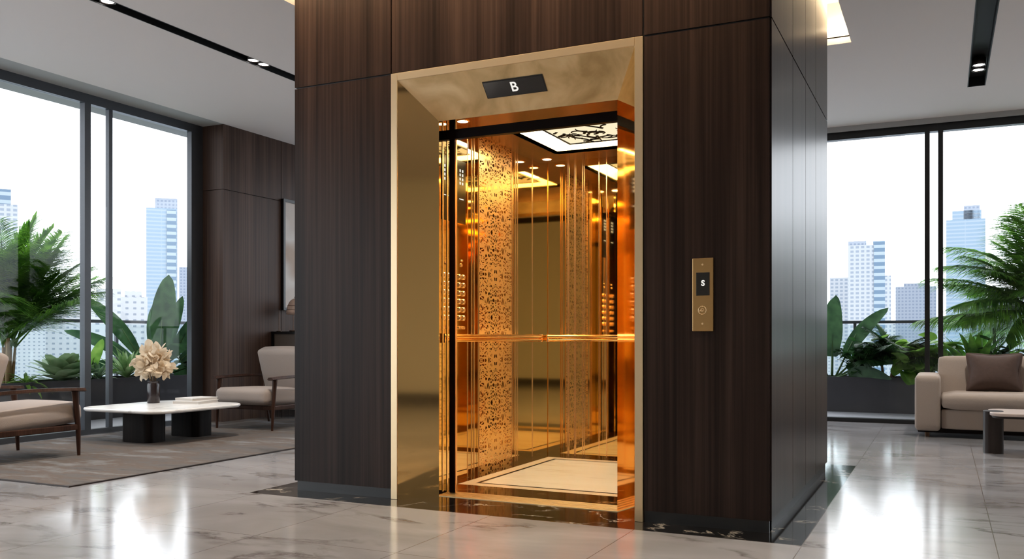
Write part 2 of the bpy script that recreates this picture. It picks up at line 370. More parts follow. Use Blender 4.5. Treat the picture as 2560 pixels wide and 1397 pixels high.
    def build(s, name, mat, parent=None, smooth=False, loc=None):
        bmesh.ops.recalc_face_normals(s.bm, faces=s.bm.faces[:]) if not smooth == 'leaf' else None
        if loc is not None: bmesh.ops.translate(s.bm, verts=s.bm.verts, vec=-Vector(loc))
        me = bpy.data.meshes.new(name); s.bm.to_mesh(me); s.bm.free()
        if smooth:
            for f in me.polygons: f.use_smooth = True
        me.materials.append(mat)
        o = bpy.data.objects.new(name, me); COL.objects.link(o)
        if loc is not None: o.location = loc
        if parent is not None: o.parent = parent
        if smooth == 'auto':
            md = o.modifiers.new('wn', 'EDGE_SPLIT'); md.split_angle = R(40)
        return o
def tag(o, label, cat, group=None, kind=None):
    o['label'] = label; o['category'] = cat
    if group: o['group'] = group
    if kind: o['kind'] = kind
    return o
def thing(name, label, cat, loc=(0, 0, 0), rz=0, group=None):
    o = bpy.data.objects.new(name, None); COL.objects.link(o); o.location = loc; o.rotation_euler = (0, 0, rz)
    o.empty_display_size = .1
    return tag(o, label, cat, group)
def struct(o, label=None):
    o['kind'] = 'structure'
    if label: o['label'] = label
    return o
def cells(mb, x0, x1, y0, y1, z0, z1, holes):
    xs = sorted({x0, x1} | {v for h in holes for v in h[:2] if x0 < v < x1}); ys = sorted({y0, y1} | {v for h in holes for v in h[2:] if y0 < v < y1})
    for i in range(len(xs)-1):
        for j in range(len(ys)-1):
            cx = (xs[i]+xs[i+1])/2; cy = (ys[j]+ys[j+1])/2
            if any(h[0] < cx < h[1] and h[2] < cy < h[3] for h in holes): continue
            mb.box(xs[i], xs[i+1], ys[j], ys[j+1], z0, z1)
    return mb
def textmesh(name, ch, size, mat, matrix, parent, extrude=.001, bold=0.0):
    c = bpy.data.curves.new(name, 'FONT'); c.body = ch; c.size = size; c.extrude = extrude; c.offset = bold
    c.align_x = 'CENTER'; c.align_y = 'CENTER'
    t = bpy.data.objects.new(name+'_tmp', c); COL.objects.link(t)
    dg = bpy.context.evaluated_depsgraph_get(); me = bpy.data.meshes.new_from_object(t.evaluated_get(dg)); bpy.data.objects.remove(t)
    me.name = name; me.transform(matrix); me.materials.clear(); me.materials.append(mat)
    o = bpy.data.objects.new(name, me); COL.objects.link(o); o.parent = parent
    return o

# ================================================================== ROOM
TX0, TX1, TY0, TY1 = -3.657, -.752, 4.469, 6.80       # lift core footprint
BX0, BX1, BY0, BY1 = -3.85, -.585, 4.275, 7.12        # black marble border footprint
CX0, CX1, CY0, CY1 = -2.97, -1.366, 4.98, 6.71        # lift car interior
OX0, OX1, OY = -2.733, -1.606, 4.67                   # clear door opening
struct(cells(MB(), -7.72, 5.0, -3.5, 11.08, -.2, 0, [(BX0, BX1, BY0, BY1)]).build('floor', M['floor']))
b = MB(); cells(b, BX0, BX1, BY0, BY1, -.2, 0, [(CX0-.02, CX1+.02, OY, CY1+.02)])
struct(b.build('trim_1', M['border']))
# ceiling with light slots and the lit recess around the core
SL1 = (-5.465, -5.335, .6, 10.2); SL2 = (.208, .362, 3.2, 9.62)
CV = (-4.22, -.672, 3.95, 7.75)
SL_FILL = (-2.465, -2.335, -3.2, 2.4)  # added slot out of view, holds extra downlights that brighten the lobby
b = cells(MB(), -7.27, 5.0, -3.5, 10.79, CEIL, CEIL+.06, [SL1, SL2, SL_FILL, CV])
# recess walls and top
zt = CEIL+.34
b.box(CV[0]-.04, CV[0], CV[2]-.04, CV[3]+.04, CEIL+.05, zt).box(CV[1], CV[1]+.04, CV[2]-.04, CV[3]+.04, CEIL+.05, zt)
b.box(CV[0], CV[1], CV[2]-.04, CV[2], CEIL+.05, zt).box(CV[0], CV[1], CV[3], CV[3]+.04, CEIL+.05, zt)
b.box(CV[0]-.04, CV[1]+.04, CV[2]-.04, CV[3]+.04, zt, zt+.04)
# curtain pockets along both glass walls
b.box(-7.27, 5.0, 10.83, 10.95, CEIL, CEIL+.06)
struct(b.build('ceiling', M['ceiling']))
struct(MB().box(-7.72, -7.27, -3.5, 7.66, CEIL, CEIL+.06).build('trim_2', M['curtain_strip']))
struct(MB().box(-7.28, 5.0, 10.79, 10.83, CEIL-.055, CEIL+.06).build('trim_3', M['curtain_strip']))
# walls
b = MB(); b.box(-7.72, -7.28, 7.66, 8.636, 0, 2.616).box(-7.72, -7.28, 8.646, 11.0, 0, 2.617)
b.box(-7.72, -7.28, 7.66, 8.637, 2.625, CEIL+.06).box(-7.72, -7.28, 8.645, 11.0, 2.625, CEIL+.06).box(-7.72, -7.30, 7.68, 11.0, 0, CEIL+.06)
struct(b.build('wall_left', M['wood_wall']))
struct(MB().box(-7.72, 5.0, -3.6, -3.5, 0, CEIL+.06).build('wall_back', M['beige']))
struct(MB().box(5.0, 5.1, -3.6, 11.08, 0, CEIL+.06).build('wall_right', M['beige']))
struct(MB().box(4.985, 5.0, -3.5, 11.0, 0, .12).build('baseboard_right', M['darkmetal']))
struct(MB().box(-7.5, 4.985, -3.5, -3.485, 0, .12).build('baseboard_back', M['darkmetal']))

# glass walls ------------------------------------------------------
def window_left():
    root = bpy.data.objects.new('window_1', None); COL.objects.link(root); struct(root)
    x0, x1 = -7.65, -7.58
    MB().box(x0, x1, -3.5, 7.66, CEIL-.09, CEIL+.06).build('head_rail', M['frame'], root)
    MB().box(x0, x1, -3.5, 7.66, 0, .05).build('sill_rail', M['frame'], root)
    for y0, y1 in ((-1.9, -1.83), (1.9, 1.97), (6.105, 6.175), (7.49, 7.66)):
        MB().box(x0, x1, y0, y1, .05, CEIL-.09).build('mullion', M['frame'], root)
    MB().box(-7.65, -7.60, 6.405, 6.45, .05, CEIL-.09).build('sliding_stile', M['frame'], root)
    for y0, y1 in ((-3.5, -1.9), (-1.83, 1.9), (1.97, 6.105), (6.175, 6.405), (6.45, 7.49)):
        MB().box(-7.618, -7.610, y0, y1, .05, CEIL-.09).build('glass_pane', M['glass'], root)
window_left()
def window_right():
    root = bpy.data.objects.new('window_2', None); COL.objects.link(root); struct(root)
    y0, y1 = 10.85, 10.95
    MB().box(-7.28, 5.0, y0, y1, CEIL-.135, CEIL+.0).build('head_rail', M['black'], root)
    MB().box(-7.28, 5.0, y0-.02, y1, 0, .045).build('sill_rail', M['black'], root)
    for a, c in ((-4.2, -4.12), (-.184, -.133), (-.051, -.0), (3.2, 3.28)):
        MB().box(a, c, y0, y1, .045, CEIL-.135).build('mullion', M['black'], root)
    for a, c in ((-7.28, -4.2), (-4.12, -.184), (-.133, -.051), (0, 3.2), (3.28, 5.0)):
        MB().box(a, c, 10.896, 10.904, .045, CEIL-.135).build('glass_pane', M['glass'], root)
window_right()

# terrace ----------------------------------------------------------
b = MB(); b.box(-10.1, -7.72, -3.5, 13.4, -.25, 0).box(-7.72, 5.0, 11.08, 13.4, -.25, 0)
struct(b.build('terrace_floor', M['terrace']))
b = MB(); b.box(-8.5, -7.66, -3.5, 11.9, CEIL+.1, CEIL+.4).box(-7.66, 5.0, 10.96, 11.9, CEIL+.1, CEIL+.4)
struct(b.build('terrace_soffit', M['concrete']))

# ================================================================== LIFT CORE
core = bpy.data.objects.new('wall_core', None); COL.objects.link(core); struct(core)
G = .010
FX0, FX1, FZ = -2.941, -1.397, 2.51                    # outer edge of the gold portal
T = .06
def panel(x0, x1, y0, y1, z0, z1): MB().box(x0, x1, y0, y1, z0, z1).build('wood_panel', M['wood_core'], core)
top = CEIL+.335
panel(TX0, FX0-G/2, TY0, TY0+T, .06, FZ-G/2); panel(TX0, FX0-G/2, TY0, TY0+T, FZ+G/2, top)
panel(FX0+G/2, FX1-G/2, TY0, TY0+T, FZ+G/2, top)
panel(FX1+G/2, TX1-.008, TY0, TY0+T, .06, FZ-G/2); panel(FX1+G/2, TX1-.008, TY0, TY0+T, FZ+G/2, top)
ys = [TY0+.008, 5.16, 5.67, 6.15, TY1]
for i in range(4):
    for z0, z1 in ((.06, FZ-G/2), (FZ+G/2, top)):
        panel(TX1-T, TX1, ys[i]+G/2, ys[i+1]-G/2, z0, z1)
panel(TX0, TX0+T, TY0+T, TY1, .06, top); panel(TX0+T, TX1-T, TY1-T, TY1, .06, top)
b = MB(); b.box(TX0+.012, FX0-.001, TY0+.012, TY0+T+.02, 0, top-.01).box(FX1+.001, TX1-.012, TY0+.012, TY0+T+.02, 0, top-.01)
b.box(FX0-.001, FX1+.001, TY0+.012, TY0+T+.02, FZ+.004, top-.01)
b.box(TX1-T-.02, TX1-.012, TY0+.03, TY1-.012, 0, top-.01).box(TX0+.012, TX0+T+.02, TY0+.03, TY1-.012, 0, top-.01)
b.box(TX0+.02, TX1-.02, TY1-T-.01, TY1-.012, 0, top-.01)
b.build('recessed_plinth', M['black'], core)

# cove light strips inside the ceiling recess ----------------------
def cove(name, x0, x1, y0, y1, label):
    o = MB().box(x0, x1, y0, y1, CEIL+.11, CEIL+.13).build(name, M['led_cove'])
    tag(o, label, 'led strip', 'strips of light in the ceiling recess')
cove('cove_led_strip', CV[0]+.01, CV[1]-.01, CV[3]-.03, CV[3]-.01, 'warm light strip in the ceiling recess behind the wooden lift core')
cove('cove_led_strip', CV[0]+.01, CV[0]+.03, CV[2]+.04, CV[3]-.04, 'warm light strip in the ceiling recess left of the wooden lift core')
cove('cove_led_strip', CV[0]+.01, CV[1]-.01, CV[2]+.01, CV[2]+.09, 'warm light strip in the ceiling recess in front of the wooden lift core')
cove('cove_led_strip', CV[1]-.02, CV[1]-.008, CV[2]+.04, CV[3]-.04, 'warm light strip in the ceiling recess right of the wooden lift core')

# portal -----------------------------------------------------------
portal = thing('elevator_door_surround', 'splayed polished gold door surround of the elevator in dark wood wall', 'door frame', (-2.17, TY0, 0))
PL = Vector((-2.17, TY0, 0))
def part(mb, name, mat, parent, base, smooth=False):
    bmesh.ops.translate(mb.bm, verts=mb.bm.verts, vec=-Vector(base))
    return mb.build(name, mat, parent, smooth)
fr = .045
y0 = TY0-.006
b = MB(); b.box(FX0, FX0+fr, y0, TY0+.03, 0, FZ, .002, 1); part(b, 'frame_strip', M['gold_frame'], portal, PL)
b = MB(); b.box(FX1-fr, FX1, y0, TY0+.03, 0, FZ, .002, 1); part(b, 'frame_strip', M['gold_frame'], portal, PL)
b = MB(); b.box(FX0+fr, FX1-fr, y0, TY0+.03, FZ-fr, FZ, .002, 1); part(b, 'frame_strip', M['gold_frame'], portal, PL)
zi, zo = 2.253, FZ-fr
def splay(a, c, d, e, th):
    # quad a,c,d,e extruded by vector th into a slab
    q = [Vector(v) for v in (a, c, d, e)]; t = Vector(th)
    return MB().hull8(q, [v+t for v in q])
part(splay((FX0+fr, TY0, 0), (OX0, OY, 0), (OX0, OY, zi), (FX0+fr, TY0, zo), (-.03, .03, 0)), 'jamb_panel', M['gold'], portal, PL)
part(splay((FX1-fr, TY0, 0), (OX1, OY, 0), (OX1, OY, zi), (FX1-fr, TY0, zo), (.03, .03, 0)), 'jamb_panel', M['gold'], portal, PL)
part(splay((FX0+fr, TY0, zo), (FX1-fr, TY0, zo), (OX1, OY, zi), (OX0, OY, zi), (0, .03, .03)), 'header_panel', M['soffit'], portal, PL)
# floor indicator in the sloping header
hd = Vector((0, OY-TY0, zi-zo)); hd_n = hd.normalized(); hx = Vector((1, 0, 0)); hn = hx.cross(hd_n)   # hn points down/outwards or back
if hn.z > 0: hn = -hn
def onhead(x, y, off): return Vector((x, y, zo+(y-TY0)*(zi-zo)/(OY-TY0)))+hn*off
q0 = onhead(-2.362, 4.525, .001); 
ind = thing('floor_indicator', 'dark rectangular floor indicator showing B in the gold header', 'indicator', tuple(onhead(-2.177, 4.561, 0)))
ic = onhead(-2.177, 4.561, 0)
qs = [onhead(-2.364, 4.525, 0), onhead(-1.990, 4.525, 0), onhead(-1.990, 4.597, 0), onhead(-2.364, 4.597, 0)]
part(MB().hull8(qs, [v+hn*.004 for v in qs]), 'bezel', M['black'], ind, ic)
qs = [onhead(-2.359, 4.529, .004), onhead(-1.995, 4.529, .004), onhead(-1.995, 4.593, .004), onhead(-2.359, 4.593, .004)]
part(MB().hull8(qs, [v+hn*.0015 for v in qs]), 'screen', M['display'], ind, ic)
mx = Matrix.Identity(4); up = -hd_n
for i in range(3): mx[i][0] = hx[i]; mx[i][1] = up[i]; mx[i][2] = hn[i]; mx[i][3] = (hn*.0065)[i]
textmesh('letter', 'B', .082, M['white_text'], mx, ind, .0005, .0012)

# call plate -------------------------------------------------------
CP = Vector((-1.084, TY0, 1.165))
cp = thing('call_button_plate', 'slim brass call plate with small black display on dark wood panel', 'call panel', tuple(CP))
part(MB().box(-1.1376, -1.031, TY0-.010, TY0+.001, .984, 1.351, .003, 2), 'faceplate', plain('brass_plate', (.42, .26, .11, 1), .3, 1), cp, CP)
part(MB().box(-1.118, -1.050, TY0-.012, TY0-.009, 1.163, 1.279, .001, 1), 'display', M['display_dark'], cp, CP)
mx = Matrix(((1, 0, 0, -1.083-CP.x), (0, 0, -1, -.0125), (0, 1, 0, 1.224-CP.z), (0, 0, 0, 1)))
textmesh('letter', 'S', .038, M['white_text'], mx, cp, .0003, .0015)
def ring(mb, c, r, rt, n=32, m=6):
    pts = [Vector((c[0]+r*math.cos(2*PI*i/n), c[1], c[2]+r*math.sin(2*PI*i/n))) for i in range(n)]
    vs = []
    for i in range(n):
        a = 2*PI*i/n; rad = Vector((math.cos(a), 0, math.sin(a)))
        vs.append([mb.bm.verts.new(pts[i]+(rad*math.cos(2*PI*k/m)+Vector((0, 1, 0))*math.sin(2*PI*k/m))*rt) for k in range(m)])
    for i in range(n):
        for k in range(m): mb.bm.faces.new((vs[i][k], vs[i][(k+1) % m], vs[(i+1) % n][(k+1) % m], vs[(i+1) % n][k]))
    return mb
lg = plain('light_brass', (.85, .62, .36, 1), .35, .7)
bt = part(ring(MB(), (-1.087, TY0-.0105, 1.089), .020, .0016), 'call_button', lg, cp, CP, True)
g = MB(); g.tube([(-1.096+.009*math.cos(a*.6)*1, TY0-.0108, 1.083+.004*a*.55+.006*math.sin(a*1.3)) for a in [0, .6, 1.2, 1.8, 2.4, 3.0, 3.6, 4.2, 4.8]], .0013, 6)
ring(g, (-1.087, TY0-.0108, 1.091), .0075, .0013, 20, 6)
part(g, 'button_mark', lg, bt, CP)
for z in (1.318, 1.022):
    sc = MB(); sc.tube([(-1.086, TY0-.0125, z), (-1.086, TY0-.009, z)], .005, 12); part(sc, 'screw', lg, cp, CP)

# sliding door leaf and black frame ---------------------------------
fr2 = thing('elevator_door_track', 'black vertical post and header bar across the elevator opening', 'door track', (-2.70, 4.78, 0))
b2 = Vector((-2.70, 4.78, 0))
part(MB().box(-2.724, -2.690, 4.78, 4.81, .006, 2.5), 'post', M['cabblack'], fr2, b2)
for x in (-2.778, -2.746, -2.683): part(MB().box(x-.003, x+.003, 4.785, 4.80, .006, 2.5), 'trim_line', M['trimline'], fr2, b2)
part(MB().box(-3.0, -1.36, 4.775, 4.815, 2.165, 2.222), 'header_bar', M['cabblack'], fr2, b2)

# ================================================================== LIFT CAR
CB = Vector(((CX0+CX1)/2, (CY0+CY1)/2, 0))
car = thing('elevator_car', 'glowing amber mirrored elevator car with inlaid marble floor', 'elevator car', tuple(CB))
H = 2.38
# sill
b = MB(); b.box(OX0-.02, OX1+.02, OY-.0, CY0-.13, -.2, -.004)
for k in range(5): b.box(OX0-.02, OX1+.02, OY+.002+k*.036, OY+.024+k*.036, -.006, .004, .001, 1)
part(b, 'threshold', M['sill'], car, CB)
part(MB().box(OX0-.2, OX1+.2, CY0-.13, CY0, -.2, .002), 'threshold_inlay', M['cab_dark'], car, CB)
def bands(x0, x1, y0, y1, w):
    b = MB(); cells(b, x0, x1, y0, y1, -.15, .002, [(x0+w, x1-w, y0+w, y1-w)]); return b
part(bands(CX0, CX1, CY0, CY1, .125), 'floor_border', M['cab_dark'], car, CB)
part(bands(CX0+.125, CX1-.125, CY0+.125, CY1-.125, .085), 'floor_band', plain('peach_marble', sr(244, 224, 196), .12, noise=.05, nscale=5), car, CB)
part(bands(CX0+.21, CX1-.21, CY0+.21, CY1-.21, .024), 'floor_inlay_line', M['cabblack'], car, CB)
part(MB().box(CX0+.234, CX1-.234, CY0+.234, CY1-.234, -.15, .002), 'floor_panel', M['cab_cream'], car, CB)
# mirrored walls
def wallpart(x0, x1, y0, y1, z0, z1, name='wall_panel', mat='amber'): return part(MB().box(x0, x1, y0, y1, z0, z1), name, M[mat], car, CB)
HW = 2.47
for s in (0, 1):
    xa, xb = (CX0-.02, CX0) if s == 0 else (CX1, CX1+.02)
    for ya, yb in ((CY0-.02, 5.40), (5.406, 5.60), (6.198, 6.55), (6.556, CY1)):
        wallpart(xa, xb, ya, yb, 0, HW)
    o = MB().box(xa, xb, -.2635, .2635, -1.1, HW-1.1); o = part(o, 'ornament_panel', M['ornament'], car, (0, 0, 0)); o.location = (-CB.x, 5.899-CB.y, 1.1)
    wallpart(xa, xb, 5.606, 5.63, 0, HW); wallpart(xa, xb, 6.166, 6.192, 0, HW)
    xt0, xt1 = (CX0, CX0+.004) if s == 0 else (CX1-.004, CX1)
    for y in (5.525, 5.562, 5.633, 6.165, 6.235, 6.272, 6.553):
        wallpart(xt0, xt1, y-.004, y+.004, 0, H, 'trim_line', 'trimline')
for xa, xb in ((CX0, -2.725), (-2.719, -2.40), (-2.394, -1.94), (-1.934, -1.615), (-1.609, CX1)):
    wallpart(xa, xb, CY1, CY1+.02, 0, HW)
for x, w in ((-2.722, .008), (-2.664, .008), (-2.60, .003), (-2.585, .003), (-2.46, .003), (-2.397, .003), (-1.937, .003), (-1.75, .003), (-1.67, .008), (-1.612, .008)):
    wallpart(x-w, x+w, CY1-.004, CY1, 0, H, 'trim_line', 'trimline')
# front returns beside the door and transom above it
wallpart(CX0, CX0+.045, CY0-.02, CY0, 0, HW, 'return_panel'); wallpart(OX1+.02, CX1, CY0-.02, CY0, 0, HW, 'return_panel')
# ceiling
KX0, KX1, KY0, KY1 = -2.70, -1.636, 5.60, 6.43
part(cells(MB(), CX0, CX1, CY0-.12, CY1, H, H+.02, [(KX0, KX1, KY0, KY1)]), 'ceiling_panel', M['cabceil'], car, CB)
b = MB(); b.box(KX0-.02, KX0, KY0, KY1, H, H+.12).box(KX1, KX1+.02, KY0, KY1, H, H+.12).box(KX0, KX1, KY0-.02, KY0, H, H+.12).box(KX0, KX1, KY1, KY1+.02, H, H+.12)
part(b, 'coffer_side', plain('cream_coffer', sr(240, 214, 160), .4), car, CB)
part(cells(MB(), KX0, KX1, KY0, KY1, H+.10, H+.12, []), 'coffer_light', M['led_warm'], car, CB)
ix0, ix1, iy0, iy1 = KX0+.17, KX1-.17, KY0+.15, KY1-.15
fp = part(MB().box(ix0, ix1, iy0, iy1, H+.035, H+.05), 'fretwork_panel', emit('backlit_fretwork', (1, .86, .58, 1), .5), car, CB)
b = MB(); cells(b, ix0-.012, ix1+.012, iy0-.012, iy1+.012, H+.028, H+.036, [(ix0, ix1, iy0, iy1)])
rnd = random.Random(5)
for k in range(46):
    x = rnd.uniform(ix0+.04, ix1-.04); y = rnd.uniform(iy0+.04, iy1-.04); a = rnd.uniform(0, 2*PI); cu = rnd.uniform(-1, 1)*.35; pts = []; rd = []
    n = rnd.randint(8, 16)
    for i in range(n):
        pts.append((x, y, H+.033)); rd.append(.003+.009*(1-i/n))
        a += cu; cu *= 1.03
        x += .016*math.cos(a); y += .016*math.sin(a)
        if not (ix0+.006 < x < ix1-.006 and iy0+.006 < y < iy1-.006): break
    if len(pts) > 3: b.tube(pts, rd[:len(pts)], 5, .5)
part(b, 'fretwork', M['cabblack'], fp, CB)
# car downlights
for x, y in ((CX0+.12, CY1-.14), (CX1-.12, CY1-.14), (CX0+.12, CY0+.2), (CX1-.12, CY0+.2)):
    o = part(MB().lathe([(.048, 0), (.048, -.004), (.036, -.006), (.036, 0)], (x, y, H), 24), 'downlight_ring', M['rail'], car, CB, True)
    part(MB().lathe([(.035, -.006), (.035, -.002)], (x, y, H), 24), 'downlight_lens', M['lampwarm'], o, CB)
# handrails
def handrail(p, q, nrm):
    p = Vector(p); q = Vector(q); d = (q-p).normalized(); nr = Vector(nrm)
    b = MB()
    for dz, r in ((.012, .015), (-.014, .012)):
        b.tube([p+Vector((0, 0, dz))+nr*.05, q+Vector((0, 0, dz))+nr*.05], r, 12, 1)
    o = part(b, 'handrail', M['rail'], car, CB, 'auto')
    L = (q-p).length
    for t in (.12, .5, .88): part(MB().tube([p+d*L*t, p+d*L*t+nr*.05], .008, 8), 'rail_bracket', M['rail'], o, CB)
    for e in (p, q): part(MB().tube([e+nr*.05+Vector((0, 0, -.03)), e+nr*.05+Vector((0, 0, .03))], .012, 10), 'rail_end', M['rail'], o, CB)
handrail((CX0, 5.05, .95), (CX0, 6.62, .95), (1, 0, 0)); handrail((CX1, 5.05, .95), (CX1, 6.62, .95), (-1, 0, 0))
handrail((CX0+.09, CY1, .95), (CX1-.09, CY1, .95), (0, -1, 0))
# control panels on the left wall
wallpart(CX0, CX0+.04, CY0+.001, 5.40, .003, H-.001, 'control_column')
for y in (5.185, 5.392): wallpart(CX0+.04, CX0+.043, y-.003, y+.003, .003, H-.001, 'trim_line', 'trimline')
CX0 += .04
def control(yc, btn):
    o = part(MB().box(CX0, CX0+.006, yc-.09, yc+.09, .98, 2.2, .001, 1), 'control_panel', M['amber_door'], car, CB)
    part(MB().box(CX0+.005, CX0+.009, yc-.06, yc+.06, 1.72, 2.14), 'control_display', M['display_dark'], o, CB)
    for r_ in range(4):
        for c_ in (-.02, .015): part(MB().box(CX0+.009, CX0+.0095, yc+c_-.006, yc+c_+.01, 1.98+r_*.028, 1.998+r_*.028), 'display_mark', M['white_text'], o, CB)
    part(MB().box(CX0+.009, CX0+.0095, yc-.03, yc+.03, 1.88, 1.886), 'display_mark', M['white_text'], o, CB)
    for c_ in (-.028, .028):
        for r_ in range(6):
            z = 1.085+r_*.055
            k = MB(); k.tube([(CX0+.005, yc+c_, z), (CX0+.014, yc+c_, z), (CX0+.018, yc+c_, z)], [.018, .018, .013], 14)
            part(k, 'button', M['trimline'], o, CB)
    for c_ in (-.032, 0, .032):
        k = MB(); k.tube([(CX0+.005, yc+c_, 1.02), (CX0+.014, yc+c_, 1.02)], .011, 12); part(k, 'button', M['trimline'], o, CB)
    k = MB(); k.tube([(CX0+.005, yc, 1.44), (CX0+.012, yc, 1.44)], .012, 12).tube([(CX0+.005, yc+.012, 1.47), (CX0+.012, yc+.012, 1.47)], .007, 10)
    part(k, 'key_switch', M['trimline'], o, CB)
control(5.29, 0); control(5.085, 1)
CX0 -= .04

# ================================================================== CEILING SLOTS AND DOWNLIGHTS
def slot(r, label):
    c = Vector(((r[0]+r[1])/2, (r[2]+r[3])/2, CEIL))
    b = MB(); t = .008; z1 = CEIL+.09
    b.box(r[0], r[0]+t, r[2], r[3], CEIL-.001, z1).box(r[1]-t, r[1], r[2], r[3], CEIL-.001, z1).box(r[0]+t, r[1]-t, r[2], r[2]+t, CEIL-.001, z1).box(r[0]+t, r[1]-t, r[3]-t, r[3], CEIL-.001, z1)
    b.box(r[0], r[1], r[2], r[3], z1, z1+.008)
    o = b.build('ceiling_light_slot', M['slot'], None, loc=c); tag(o, label, 'ceiling slot', 'black light slots in the ceiling')
slot(SL1, 'long black recessed slot in the ceiling beside the left glass wall')
slot(SL2, 'black recessed slot in the ceiling right of the lift core')
slot(SL_FILL, 'added unseen black slot in the lobby ceiling in front of the elevator')
def downlight(x, y, label, energy=55, base=None):
    z = CEIL+.02
    root = thing('recessed_downlight', label, 'downlight', (x, y, z), 0, 'round downlights in the ceiling slots')
    MB().lathe([(.046, .0), (.052, -.012), (.056, -.012), (.056, .05), (.046, .05)], (0, 0, 0), 24).build('trim_ring', M['darkmetal'], root, True)
    MB().lathe([(.044, -.006), (.044, .01)], (0, 0, 0), 24).build('lens', M['lamp'], root)
    l = bpy.data.lights.new('downlight_beam', 'SPOT'); l.energy = energy; l.color = (1, .93, .84); l.spot_size = R(95); l.spot_blend = .8; l.shadow_soft_size = .05
    lo = bpy.data.objects.new('downlight_beam', l); COL.objects.link(lo); lo.parent = root; lo.location = (0, 0, -.03)
x1 = -5.40
downlight(x1, 6.05, 'nearer lit downlight of the pair in the left slot by the wood core')
downlight(x1, 6.18, 'farther lit downlight of the pair in the left slot by the wood core')
downlight(x1, 4.54, 'lit downlight of the left slot at the upper edge of the photo')
downlight(x1, 4.40, 'half cropped downlight of the left slot at the very top edge of the photo')
downlight(.285, 8.93, 'nearer of the two lit downlights near the end of the right ceiling slot')
downlight(.285, 9.09, 'farther of the two lit downlights near the end of the right ceiling slot')

for lx, ly, where in ((.285, 6.1, 'middle of the right ceiling slot'), (.285, 3.7, 'near end of the right ceiling slot'), (-5.40, 2.2, 'near end of the left ceiling slot'),
                      (-2.40, 1.9, 'far end of the lobby ceiling slot'), (-2.40, -.2, 'middle of the lobby ceiling slot'), (-2.40, -2.2, 'near end of the lobby ceiling slot')):
    downlight(lx, ly, 'added unseen fill downlight at the '+where, 85)  # extra fittings outside the view, added to lift the interior light

# ================================================================== LEFT SEATING
rg = MB().box(-7.42, -5.01, 3.92, 8.3, .0, .012, .004, 1).build('area_rug', M['rug'])
tag(rg, 'large grey brown abstract rug under the left seating group', 'rug')
rb = MB(); cells(rb, -7.425, -5.005, 3.915, 8.305, .0005, .010, [(-7.415, -5.015, 3.925, 8.295)]); o = rb.build('rug_edge', M['darkmetal'], rg)

def make_chair(label, loc, rz):
    root = thing('lounge_chair', label, 'armchair', loc, rz, 'wooden lounge chairs around the white coffee table')
    wd = M['wood_chair']
    for s in (-1, 1):
        b = MB(); b.tube([(s*.368, .372, 0), (s*.372, .362, .22), (s*.372, .345, .40), (s*.372, .335, .515)], [.013, .021, .023, .028], 10, .9); b.build('leg', wd, root, 'auto')
        b = MB(); b.tube([(s*.366, -.43, 0), (s*.372, -.38, .25), (s*.372, -.36, .505)], [.013, .021, .019], 10, .9); b.build('leg', wd, root, 'auto')
        # armrest: tapered plank, wider in front
        b = MB(); n = 10; pr = []
        for i in range(n+1):
            t = i/n; y = -.42+.83*t; w = .020+.018*t**2; z = .517+.014*math.sin(PI*t*.9)-.004*t
            pr.append((y, w, z))
        vs = []
        for y, w, z in pr: vs.append([b.bm.verts.new((s*.374+a*w, y, z+c)) for a, c in ((-1, 0), (-.6, .022), (.6, .022), (1, 0), (.5, -.008), (-.5, -.008))])
        for i in range(n):
            for k in range(6): b.bm.faces.new((vs[i][k], vs[i][(k+1) % 6], vs[i+1][(k+1) % 6], vs[i+1][k]))
        b.bm.faces.new(vs[0][::-1]); b.bm.faces.new(vs[-1]); b.build('armrest', wd, root, 'auto')
        MB().box(s*.372-.014, s*.372+.014, -.37, .35, .205, .25, .006, 2).build('side_rail', wd, root)
    MB().box(-.36, .36, .335, .362, .205, .25, .006, 2).build('front_rail', wd, root)
    MB().box(-.36, .36, -.385, -.36, .205, .25, .006, 2).build('back_rail', wd, root)
    b = MB(); b.box(-.34, .34, -.42, -.39, .45, .50, .005, 2).box(-.34, .34, -.45, -.42, .60, .65, .005, 2)
    for k in range(7): x = -.27+.09*k; b.tube([(x, -.375, .23), (x, -.41, .48), (x, -.44, .64)], .009, 8)
    b.build('back_slats', wd, root)
    mt = Matrix.Translation((0, .04, .325)) @ Matrix.Rotation(R(3), 4, 'X')
    MB().cushion(.69, .80, .165, .055, .022, mt).build('seat_cushion', M['fabric_light'], root, True)
    mt = Matrix.Translation((0, -.315, .60)) @ Matrix.Rotation(R(-18), 4, 'X')
    MB().cushion(.66, .15, .48, .038, .015, mt).build('back_cushion', M['fabric_light'], root, True)
    return root
make_chair('wooden lounge chair with pale grey cushions at the left edge, facing the white coffee table', (-6.61, 4.60, .012), 0)
make_chair('wooden lounge chair with pale grey cushions in front of the wood wall', (-6.48, 7.49, .012), PI)

def rrect(x0, x1, y0, y1, r, n=10):
    pts = []
    for cx, cy, a0 in ((x1-r, y1-r, 0), (x0+r, y1-r, PI/2), (x0+r, y0+r, PI), (x1-r, y0+r, 3*PI/2)):
        for i in range(n+1): a = a0+PI/2*i/n; pts.append((cx+r*math.cos(a), cy+r*math.sin(a)))
    return pts
def slab(x0, x1, y0, y1, z0, z1, r, be=.01):
    b = MB(); rings = []
    for off, z in ((be, z0), (0, z0+be), (0, z1-be*.6), (be*.6, z1)):
        rings.append([b.bm.verts.new((p[0], p[1], z)) for p in rrect(x0+off, x1-off, y0+off, y1-off, r-off)])
    for i in range(3):
        n = len(rings[0])
        for k in range(n): b.bm.faces.new((rings[i][k], rings[i][(k+1) % n], rings[i+1][(k+1) % n], rings[i+1][k]))
    b.bm.faces.new(rings[0][::-1]); b.bm.faces.new(rings[-1]); return b
TB = Vector((-6.6, 6.25, .012))
ct = thing('coffee_table', 'low rounded white marble coffee table on two dark oval pedestals', 'coffee table', tuple(TB))
